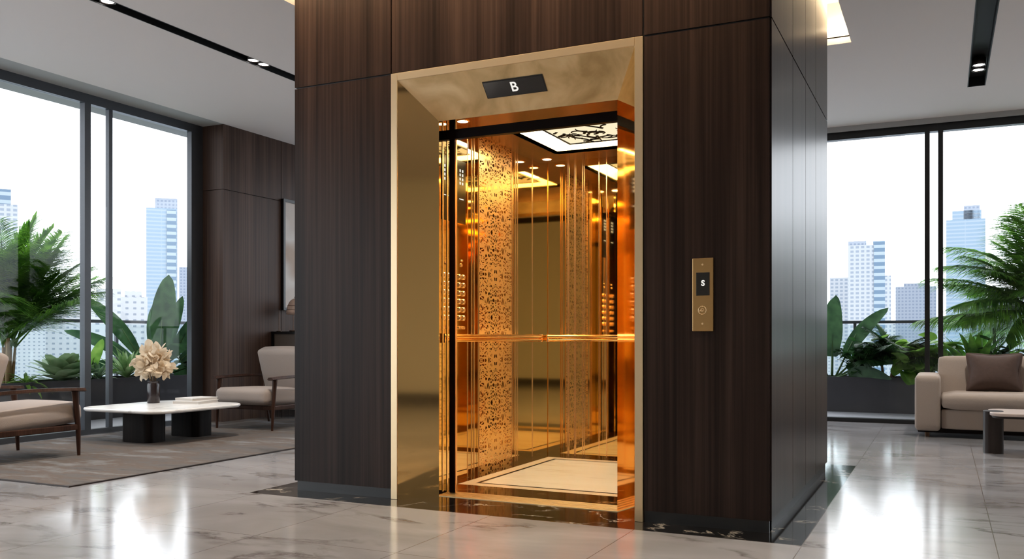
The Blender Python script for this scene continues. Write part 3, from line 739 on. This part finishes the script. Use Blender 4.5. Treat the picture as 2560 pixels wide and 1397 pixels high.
part(slab(-7.10, -6.05, 5.60, 6.72, .292, .322, .20, .012), 'tabletop', M['tabletop'], ct, TB, 'auto')
def dshape(xc, yc, w, d, n=12):
    return rrect(xc-w/2, xc+w/2, yc-d/2, yc+d/2, min(w, d)*.30, n)
for xc, yc in ((-6.55, 5.90), (-6.55, 6.47)):
    b = MB().prism(dshape(xc, yc, .36, .24), .012, .292); part(b, 'pedestal', M['blackwood'], ct, TB, 'auto')
# vase and bouquet
VZ = .322; VX, VY = -6.90, 6.33
va = thing('vase', 'dark smoked glass cylinder vase on the white coffee table', 'vase', (VX, VY, VZ))
MB().lathe([(.0, .0), (.056, 0), (.058, .004), (.058, .175), (.053, .184), (.053, .20), (.057, .206), (.057, .212), (.050, .212), (.050, .20), (.052, .175), (.052, .012), (0, .012)], (0, 0, 0), 32).build('body', M['vase'], va, 'auto')
bq = thing('flower_bouquet', 'round bouquet of beige dried petals standing in the dark vase', 'flowers', (VX, VY, VZ+.02))
rnd = random.Random(3)
b = MB()
for k in range(14):
    a = rnd.uniform(0, 2*PI); r = rnd.uniform(.3, 1)*.13
    b.tube([(rnd.uniform(-.02, .02), rnd.uniform(-.02, .02), 0), (.02*math.cos(a), .02*math.sin(a), .18), (r*math.cos(a), r*math.sin(a), .38)], .0025, 5)
b.build('stems', M['petal_stem'], bq)
b = MB()
for k in range(280):
    ph = math.acos(rnd.uniform(-.8, 1)); a = rnd.uniform(0, 2*PI); rr = rnd.uniform(.25, 1)
    nrm = Vector((math.sin(ph)*math.cos(a), math.sin(ph)*math.sin(a), math.cos(ph)))
    p = Vector((0, 0, .365))+Vector((nrm.x*.155, nrm.y*.155, nrm.z*.155))*rr
    d = (nrm+Vector([rnd.uniform(-.9, .9) for _ in range(3)])).normalized()
    b.blade(p, d, rnd.uniform(.06, .10), rnd.uniform(.05, .08), rnd.uniform(-1.2, 1.4), 5, rnd.uniform(.2, .6), lambda t: math.sin(PI*min(1, t*.85+.15))**.5, None, rnd.uniform(0, PI))
b.build('petals', M['petal'], bq, 'leaf')
# books
def book(loc, w, d, h, rz, label):
    root = thing('book', label, 'book', loc, rz, 'white books on the coffee table')
    b = MB(); b.box(-w/2, w/2, -d/2, d/2, 0, .003).box(-w/2, w/2, -d/2, d/2, h-.003, h).box(-w/2, -w/2+.004, -d/2, d/2, .003, h-.003); b.build('cover', M['paper'], root)
    MB().box(-w/2+.004, w/2-.006, -d/2+.005, d/2-.005, .003, h-.003).build('pages', M['pages'], root)
book((-6.52, 6.50, VZ), .28, .34, .028, R(12), 'larger white book lying flat on the coffee table, lower of the two')
book((-6.53, 6.52, VZ+.028), .24, .31, .026, R(-4), 'smaller white book on top of the larger one beside the vase')

# sideboard, lamp, picture
SB = Vector((-7.08, 9.3, 0))
sb = thing('sideboard', 'tall taupe sideboard with black top and edges against the wood wall', 'sideboard', tuple(SB))
part(MB().box(-7.28, -6.87, 8.46, 10.3, 1.0, 1.03), 'top', M['black'], sb, SB)
part(MB().box(-7.28, -6.89, 8.49, 10.28, .10, 1.0), 'body', M['taupe_panel'], sb, SB)
b = MB(); b.box(-7.28, -7.255, 8.462, 8.49, 0, 1.0).box(-6.895, -6.87, 8.462, 8.49, 0, 1.0).box(-7.28, -7.255, 10.27, 10.3, 0, 1.0).box(-6.895, -6.87, 10.27, 10.3, 0, 1.0); part(b, 'edge_frame', M['black'], sb, SB)
for k in range(3):
    ya = 8.50+k*.593; d_ = part(MB().box(-6.89, -6.872, ya, ya+.585, .12, .98), 'door', M['taupe_panel'], sb, SB)
    part(MB().box(-6.872, -6.86, ya+.54, ya+.55, .45, .65), 'door_handle', M['bronze'], d_, SB)
LZ = 1.03
lp = thing('table_lamp', 'small dome table lamp on slim bronze rods on the sideboard', 'lamp', (-7.08, 8.66, LZ))
MB().lathe([(.0, 0), (.07, 0), (.07, .012), (.0, .014)], (0, 0, 0), 24).build('base', M['bronze'], lp, True)
b = MB(); b.tube([(-.02, -.012, .01), (-.02, -.012, .24)], .004, 8).tube([(.02, .012, .01), (.02, .012, .24)], .004, 8); b.build('stand', M['bronze'], lp)
pr = [(.105, .205), (.108, .225), (.104, .26), (.092, .31), (.072, .355), (.045, .385), (.018, .398), (0, .40)]
MB().lathe(pr, (0, 0, 0), 32).build('lamp_shade', M['shade'], lp, True)
MB().lathe([(.0, .40), (.008, .402), (.011, .412), (.008, .422), (0, .425)], (0, 0, 0), 16).build('finial', M['bronze'], lp, True)
b = MB()
for rr, z in ((.1075, .222), (.1045, .262), (.0925, .312)): b.lathe([(rr, z-.003), (rr+.004, z), (rr, z+.003)], (0, 0, 0), 32)
b.build('shade_ring', M['bronze'], lp, True)
rod = thing('slim_rod_stand', 'thin bronze rod with round foot on the sideboard left of the lamp', 'ornament', (-7.22, 8.53, LZ))
MB().lathe([(0, 0), (.03, 0), (.03, .006), (0, .008)], (0, 0, 0), 20).build('foot', M['bronze'], rod, True)
MB().tube([(0, 0, .006), (0, 0, .25)], .0035, 8).build('rod', M['bronze'], rod)
pc = thing('framed_picture', 'tall black framed abstract picture in beige and grey on wood wall', 'picture', (-7.28, 9.25, 1.97))
PB = Vector((-7.28, 9.25, 1.97))
b = MB(); b.box(-7.28, -7.24, 8.64, 8.675, 1.29, 2.65).box(-7.28, -7.24, 9.83, 9.865, 1.29, 2.65).box(-7.28, -7.24, 8.675, 9.83, 1.29, 1.325).box(-7.28, -7.24, 8.675, 9.83, 2.615, 2.65)
part(b, 'frame', M['black'], pc, PB)
m, n, l, bs = newmat('abstract_canvas'); t = n.new('ShaderNodeTexCoord'); w = n.new('ShaderNodeTexWave'); w.inputs['Scale'].default_value = .9; w.inputs['Distortion'].default_value = 6; w.inputs['Detail'].default_value = 2
l.new(t.outputs['Object'], w.inputs['Vector']); r = ramp(n, [(.3, sr(206, 196, 188)), (.6, sr(220, 214, 208)), (.85, sr(186, 166, 150))]); l.new(w.outputs['Fac'], r.inputs[0]); l.new(r.outputs[0], bs.inputs['Base Color']); bs.inputs['Roughness'].default_value = .7
part(MB().box(-7.275, -7.255, 8.67, 9.84, 1.32, 2.62), 'canvas', m, pc, PB)

# ================================================================== RIGHT SEATING
FB = Vector((.9, 9.9, 0))
so = thing('sofa', 'taupe upholstered sofa with chunky rounded arm in front of window', 'sofa', tuple(FB))
fb = M['fabric']
def cush(cx, cy, cz, sx, sy, sz, r, puff, name, mat=fb, rot=None, cuts=12):
    mt = Matrix.Translation((cx-FB.x, cy-FB.y, cz))
    if rot: mt = mt @ Matrix.Rotation(rot, 4, 'X')
    return MB().cushion(sx, sy, sz, r, puff, mt, cuts).build(name, mat, so, True)
cush(-.135, 9.93, .325, .225, .93, .53, .036, .010, 'armrest'); cush(2.285, 9.93, .325, .225, .93, .53, .036, .010, 'armrest')
cush(1.075, 9.93, .175, 2.19, .86, .20, .03, .0, 'seat_base')
cush(1.075, 9.83, .345, 2.18, .76, .155, .06, .012, 'seat_cushion')
cush(.47, 10.20, .55, 1.03, .25, .42, .038, .012, 'back_cushion', fb, R(-5)); cush(1.61, 10.20, .55, 1.20, .25, .42, .038, .012, 'back_cushion', fb, R(-5))
cush(1.075, 10.37, .40, 2.19, .10, .62, .04, 0, 'backrest')
for x in (-.14, 2.28):
    for y in (9.58, 10.3):
        MB().tube([(x-FB.x, y-FB.y, 0), (x-FB.x, y-FB.y, .075)], .022, 14).build('foot', M['bronze'], so)
MB().box(-.22-FB.x, 2.37-FB.x, 9.52-FB.y, 10.36-FB.y, .045, .08).build('plinth', M['cabblack'], so)
pw = thing('throw_pillow', 'dark brown velvet throw pillow leaning on the taupe sofa', 'cushion', (.45, 9.96, .42))
mt = Matrix.Translation((0, .01, .19)) @ Matrix.Rotation(R(90-14), 4, 'X')
MB().cushion(.50, .40, .17, .02, .03, mt, 16, .35).build('pillow_body', M['pillow'], pw, True)
t2 = Vector((.9, 8.47, 0))
st = thing('side_coffee_table', 'low coffee table with pale top and dark round leg before sofa', 'coffee table', tuple(t2))
part(slab(.345, 1.55, 8.20, 8.78, .318, .343, .12, .006), 'tabletop', plain('pale_pink_stone', sr(206, 190, 182), .3, noise=.05, nscale=4), st, t2, 'auto')
for xc in (.375, 1.49):
    b = MB().prism(rrect(xc-.075, xc+.075, 8.36, 8.56, .07), 0, .345); part(b, 'leg', M['darkmetal'], st, t2, 'auto')
part(slab(.36, 1.535, 8.215, 8.765, .300, .318, .12, .004), 'apron', M['darkmetal'], st, t2, 'auto')

# ================================================================== TERRACE OBJECTS
def planter(x0, x1, y0, y1, h, label):
    c = Vector(((x0+x1)/2, (y0+y1)/2, 0)); root = thing('planter_box', label, 'planter', tuple(c), 0, 'long planters outside the windows')
    b = MB(); cells(b, x0, x1, y0, y1, h-.06, h, [(x0+.04, x1-.04, y0+.04, y1-.04)])
    b.box(x0, x0+.04, y0, y1, 0, h-.06).box(x1-.04, x1, y0, y1, 0, h-.06).box(x0+.04, x1-.04, y0, y0+.04, 0, h-.06).box(x0+.04, x1-.04, y1-.04, y1, 0, h-.06)
    part(b, 'trough', M['planter'], root, c); part(MB().box(x0+.04, x1-.04, y0+.04, y1-.04, 0, h-.03), 'soil', M['soil'], root, c)
planter(-9.5, -8.9, .5, 11.6, .47, 'long charcoal planter box beyond the left glass wall')
planter(-7.0, 4.2, 12.28, 12.85, .45, 'long charcoal planter box beyond the window behind the sofa')
def railing(along, a0, a1, fixed, label):
    mid = (a0+a1)/2; c = Vector((fixed, mid, 0)) if along == 'y' else Vector((mid, fixed, 0))
    root = thing('balcony_railing', label, 'railing', tuple(c), 0, 'balcony railings')
    def bx(u0, u1, v0, v1, z0, z1):
        return MB().box(v0, v1, u0, u1, z0, z1) if along == 'y' else MB().box(u0, u1, v0, v1, z0, z1)
    part(bx(a0, a1, fixed-.025, fixed+.025, 1.15, 1.19), 'top_rail', M['frame'], root, c)
    k = a0+.3
    while k < a1:
        part(bx(k-.02, k+.02, fixed-.02, fixed+.02, 0, 1.15), 'post', M['frame'], root, c)
        e = min(k+1.7, a1)
        part(bx(k+.03, e-.03, fixed-.005, fixed+.005, .05, 1.14), 'glass_panel', M['rail_glass'], root, c); k += 1.7
railing('y', -2, 13.2, -9.95, 'grey glass balcony railing beyond the left glass wall')
railing('x', -9.9, 5.0, 13.25, 'dark glass balcony railing beyond the window behind the sofa')

# ---- plants
def az(a): return Vector((math.cos(a), math.sin(a), 0))
def palm(label, loc, n, L, cane, seed, dr=(.45, 1.0), mat='leaf_palm', canes=7, emin=.35, emax=1.35, lw=.030):
    rnd = random.Random(seed); root = thing('potted_palm', label, 'palm', loc)
    b = MB(); tops = []
    for k in range(canes):
        a = rnd.uniform(0, 2*PI); r = rnd.uniform(.02, .09); h = cane*rnd.uniform(.7, 1.1); p = az(a)*r
        q = az(a)*(r*1.6)+Vector((0, 0, h)); b.tube([p, (p+q)/2, q], [.020, .017, .013], 8); tops.append(q)
    b.build('trunk', M['cane'], root, True)
    for k in range(n):
        b = MB(); a = 2*PI*k*.381966+rnd.uniform(-.3, .3); t0 = tops[k % canes]
        el = emin+(emax-emin)*((k*7 % n)/n); Lk = L*rnd.uniform(.8, 1.12)
        d = az(a)*math.cos(el)+Vector((0, 0, math.sin(el))); p = t0.copy(); ns = 26; pts = [p.copy()]; ax = d.cross(Vector((0, 0, -1))).normalized()
        tot = rnd.uniform(*dr)
        ds = []
        for i in range(ns):
            ds.append(d.copy()); p = p+d*(Lk/ns); pts.append(p.copy()); d = Matrix.Rotation(tot/ns*(.5+i/ns), 3, ax) @ d
        b.tube(pts, [.008*(1-i/len(pts))+.0015 for i in range(len(pts))], 5)
        for i in range(5, ns):
            t = i/ns; ll = Lk*.42*math.sin(PI*(t*.78+.17))+.04
            sd = ds[i].cross(Vector((0, 0, 1)))
            sd = sd.normalized() if sd.length > .05 else ax
            for s in (-1, 1):
                for sub in (0, .33, .66):
                    pd = (sd*s*1.0+ds[i]*(.55+.6*t)+Vector((0, 0, .18))).normalized()
                    b.blade(pts[i]+(pts[i+1]-pts[i])*sub, pd, ll*rnd.uniform(.85, 1.05), lw, rnd.uniform(.5, .95), 4, .3, lambda u: max(.02, (1-u)**.7*min(1, .4+u*3)))
        b.build('frond', M[mat], root, 'leaf')
    return root
def banana(label, loc, leaves, seed, mat='leaf_banana', name='bird_of_paradise_plant'):
    rnd = random.Random(seed); root = thing(name, label, 'plant', loc)
    N = Vector((1, -.6, .25)) if loc[0] < -8 else Vector((.2, -1, .25))     # leaves turn to the terrace side
    for (a, el, pet, L, w, dr) in leaves:
        d = az(a)*math.cos(el)+Vector((0, 0, math.sin(el))); p0 = az(a)*.04; p1 = p0+d*pet
        g = MB(); g.tube([p0, (p0+p1)/2, p1, p1+d*L*.4], [.016, .013, .010, .006], 7); st_ = g.build('stalk', M['stem'], root, True)
        tw = math.atan2(math.sin(a), math.cos(a))
        b = MB(); b.blade(p1, d, L, w, dr, 14, .18, lambda t: (math.sin(PI*min(1, t*.93+.07))**.55)*(1-.12*math.sin(t*40)*0), d.cross(N), rnd.uniform(-.55, .55)); b.build('leaf', M[mat], root, 'leaf')
    return root
def rosette(label, loc, n, L, w, seed, mat, e0=.15, e1=1.35, droop=.3, pointed=True, name='agave_plant', fold=.35):
    rnd = random.Random(seed); root = thing(name, label, 'plant', loc)
    b = MB()
    pf = (lambda t: (.55+.9*t if t < .5 else 2*(1-t)**.8*.98+.0)) if pointed else (lambda t: math.sin(PI*min(1, t*.72+.20))**.7 if t < .97 else .25)
    for k in range(n):
        a = k*2.39996+rnd.uniform(-.15, .15); el = e0+(e1-e0)*(k/n)**.9; d = az(a)*math.cos(el)+Vector((0, 0, math.sin(el)))
        b.blade(az(a)*.02+Vector((0, 0, .02+.05*k/n)), d, L*(1-.35*k/n)*rnd.uniform(.9, 1.08), w*(1-.2*k/n), droop*rnd.uniform(.4, 1.5), 7, fold, pf)
    b.build('foliage', M[mat], root, 'leaf')
    return root
def bush(label, loc, rx, ry, h, n, leaf, w, seed, mat, name='leafy_shrub', stems=9, rnded=False):
    rnd = random.Random(seed); root = thing(name, label, 'shrub', loc)
    g = MB(); b = MB(); tips = []
    for k in range(stems):
        a = 2*PI*k/stems+rnd.uniform(-.3, .3); r = rnd.uniform(.3, .95); q = Vector((math.cos(a)*rx*r, math.sin(a)*ry*r, h*rnd.uniform(.55, .95)))
        g.tube([(0, 0, 0), (q.x*.3, q.y*.3, q.z*.55), q], [.008, .006, .003], 5); tips.append(q)
    for k in range(n):
        q = tips[k % stems]; t = rnd.uniform(.25, 1.05); p = Vector((q.x*t*t, q.y*t*t, q.z*t))+Vector((rnd.uniform(-.05, .05), rnd.uniform(-.05, .05), rnd.uniform(-.04, .05)))
        a = rnd.uniform(0, 2*PI); el = rnd.uniform(-.3, .9); d = az(a)*math.cos(el)+Vector((0, 0, math.sin(el)))
        s_ = rnd.uniform(.7, 1.15)
        pf = (lambda t: math.sin(PI*min(1, t*.9+.09))**.45) if rnded else None
        b.blade(p, d, leaf*s_, w*s_, rnd.uniform(.2, 1.1), 5, .25, pf, None, rnd.uniform(-.5, .5))
    g.build('stems', M['stem'], root, True); b.build('foliage', M[mat], root, 'leaf')
    return root
PZ = .44
palm('tall green palm with tan canes in planter at the far left', (-9.2, 6.42, PZ), 60, 1.28, .50, 4, (.3, .75), canes=9, emin=.6, emax=1.55, lw=.026)
rosette('pale green fleshy rosette with broad leaves right of left palm', (-9.12, 7.05, PZ), 30, .44, .24, 2, 'leaf_pale', .3, 1.35, .35, False, 'succulent_rosette', .12)
rosette('low bed of narrow yellow green leaves at the foot of the left palm', (-9.0, 6.50, PZ-.02), 30, .30, .045, 12, 'leaf_fresh', .05, .9, .9, True, 'ground_cover_plant')
banana('fresh green broadleaf plant visible between the two left window posts', (-9.2, 7.42, PZ), [(.3, 1.35, .12, .42, .14, .3), (2.2, 1.1, .1, .36, .13, .8), (4.2, .9, .1, .34, .12, .9), (5.4, 1.0, .12, .36, .14, 1.0), (1.2, .7, .08, .3, .11, .9)], 6, 'leaf_fresh', 'broadleaf_plant')
rosette('silvery green spiky leaf clump at planter edge behind first window post', (-9.05, 7.48, PZ), 26, .32, .05, 16, 'leaf_grey', .3, 1.45, .5, True, 'spiky_plant')
rosette('upright green spiky dracaena left of the banana-leaved plant', (-9.1, 7.93, PZ), 34, .50, .062, 8, 'leaf_agave', .35, 1.5, .45, True, 'spiky_plant')
banana('tall big-leaved banana-like plant rising behind the beige bouquet', (-9.25, 8.52, PZ),
       [(.9, 1.52, .35, 1.0, .30, .10), (-2.2, 1.05, .35, .95, .20, .35), (-2.5, .72, .30, .95, .17, .5), (.75, 1.05, .35, .95, .24, .35), (.9, .70, .35, .8, .20, .6),
        (-2.1, .40, .25, .75, .20, .8), (-1.0, .55, .2, .6, .19, .9), (1.2, .30, .2, .6, .2, .8), (2.4, 1.25, .3, .8, .22, .35), (-.2, .9, .25, .6, .2, .9), (1.5, 1.3, .3, .85, .22, .2)], 3)
bush('dark green leafy shrub beside the wood wall right of bouquet', (-9.15, 9.02, PZ), .34, .34, .48, 120, .15, .09, 5, 'leaf_dark', rnded=True)
bush('dark shrub low in the planter behind the bouquet', (-9.2, 8.45, PZ), .30, .35, .32, 80, .14, .07, 15, 'leaf_dark')
# right planter
PR = .42
banana('tall broad-leaved plant emerging beside the right face of the core', (-1.32, 12.42, PR),
       [(.2, 1.15, .3, .85, .20, .5), (.1, .8, .3, .75, .16, .8), (0, .55, .3, .75, .17, .9), (PI, 1.2, .3, .8, .24, .4), (-1.4, 1.35, .3, .8, .26, .2), (3.6, .8, .3, .7, .2, .6), (-.4, .35, .2, .6, .17, .8), (1.5, 1.4, .3, .85, .2, .2)], 21)
bush('dense dark round-leaved shrub at the core end of right planter', (-.97, 12.40, PR), .34, .28, .52, 190, .13, .085, 22, 'leaf_dark', rnded=True, stems=12)
palm('small feathery palm in the middle of the right planter', (-.66, 12.45, PR), 16, .55, .22, 23, mat='leaf_dark', canes=4, emin=.3, lw=.024)
bush('light green round-leaved plant left of the right window posts', (-.40, 12.38, PR), .28, .24, .52, 70, .22, .20, 24, 'leaf_fresh', rnded=True)
bush('round-leaved green plant seen between the right window posts', (-.12, 12.40, PR), .2, .24, .48, 55, .22, .20, 25, 'leaf_fresh', rnded=True)
bush('grey green bushy plant just right of the right window posts', (.10, 12.36, PR), .24, .24, .36, 90, .12, .08, 26, 'leaf_grey', rnded=True)
rosette('spiky dark agave rising behind the sofa back cushion', (.36, 12.42, PR), 26, .84, .13, 27, 'leaf_palm', .45, 1.5, .25, True)
bush('dark glossy shrub between the agave and the tall palm', (.70, 12.45, PR), .3, .26, .5, 90, .22, .07, 28, 'leaf_dark')
palm('tall bright green palm at the right edge behind the sofa', (1.12, 12.55, PR), 72, 1.30, 1.0, 31, canes=9, emin=-.1, emax=1.5, lw=.03)

# ================================================================== CITY
struct(MB().box(-1800, 1500, -600, 2600, -61, -60).build('city_ground', M['ground']))
TH = R(25.679); sn, cs = math.sin(TH), math.cos(TH)
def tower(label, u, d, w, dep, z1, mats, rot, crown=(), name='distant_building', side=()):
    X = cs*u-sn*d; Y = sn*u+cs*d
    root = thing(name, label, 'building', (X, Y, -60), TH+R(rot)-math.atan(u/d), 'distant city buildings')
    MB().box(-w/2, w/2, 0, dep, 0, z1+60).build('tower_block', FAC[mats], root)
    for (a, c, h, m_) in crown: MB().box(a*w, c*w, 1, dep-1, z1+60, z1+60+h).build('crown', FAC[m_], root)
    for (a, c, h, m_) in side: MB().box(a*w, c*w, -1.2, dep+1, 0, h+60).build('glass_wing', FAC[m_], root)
KD = 3.0
def U(px, d): return (px-1280)/2242*d*KD
def Zp(py, d): return .95+(845-py)/2242*d*KD
def T_(label, x0, x1, py, d, mats, rot=0, crown=(), side=(), dep=20):
    crown = [(a, c, h*KD, m_) for a, c, h, m_ in crown]
    tower(label, U((x0+x1)/2, d), d*KD, (x1-x0)/2242*d*KD, dep, Zp(py, d), mats, rot, crown, side=side)
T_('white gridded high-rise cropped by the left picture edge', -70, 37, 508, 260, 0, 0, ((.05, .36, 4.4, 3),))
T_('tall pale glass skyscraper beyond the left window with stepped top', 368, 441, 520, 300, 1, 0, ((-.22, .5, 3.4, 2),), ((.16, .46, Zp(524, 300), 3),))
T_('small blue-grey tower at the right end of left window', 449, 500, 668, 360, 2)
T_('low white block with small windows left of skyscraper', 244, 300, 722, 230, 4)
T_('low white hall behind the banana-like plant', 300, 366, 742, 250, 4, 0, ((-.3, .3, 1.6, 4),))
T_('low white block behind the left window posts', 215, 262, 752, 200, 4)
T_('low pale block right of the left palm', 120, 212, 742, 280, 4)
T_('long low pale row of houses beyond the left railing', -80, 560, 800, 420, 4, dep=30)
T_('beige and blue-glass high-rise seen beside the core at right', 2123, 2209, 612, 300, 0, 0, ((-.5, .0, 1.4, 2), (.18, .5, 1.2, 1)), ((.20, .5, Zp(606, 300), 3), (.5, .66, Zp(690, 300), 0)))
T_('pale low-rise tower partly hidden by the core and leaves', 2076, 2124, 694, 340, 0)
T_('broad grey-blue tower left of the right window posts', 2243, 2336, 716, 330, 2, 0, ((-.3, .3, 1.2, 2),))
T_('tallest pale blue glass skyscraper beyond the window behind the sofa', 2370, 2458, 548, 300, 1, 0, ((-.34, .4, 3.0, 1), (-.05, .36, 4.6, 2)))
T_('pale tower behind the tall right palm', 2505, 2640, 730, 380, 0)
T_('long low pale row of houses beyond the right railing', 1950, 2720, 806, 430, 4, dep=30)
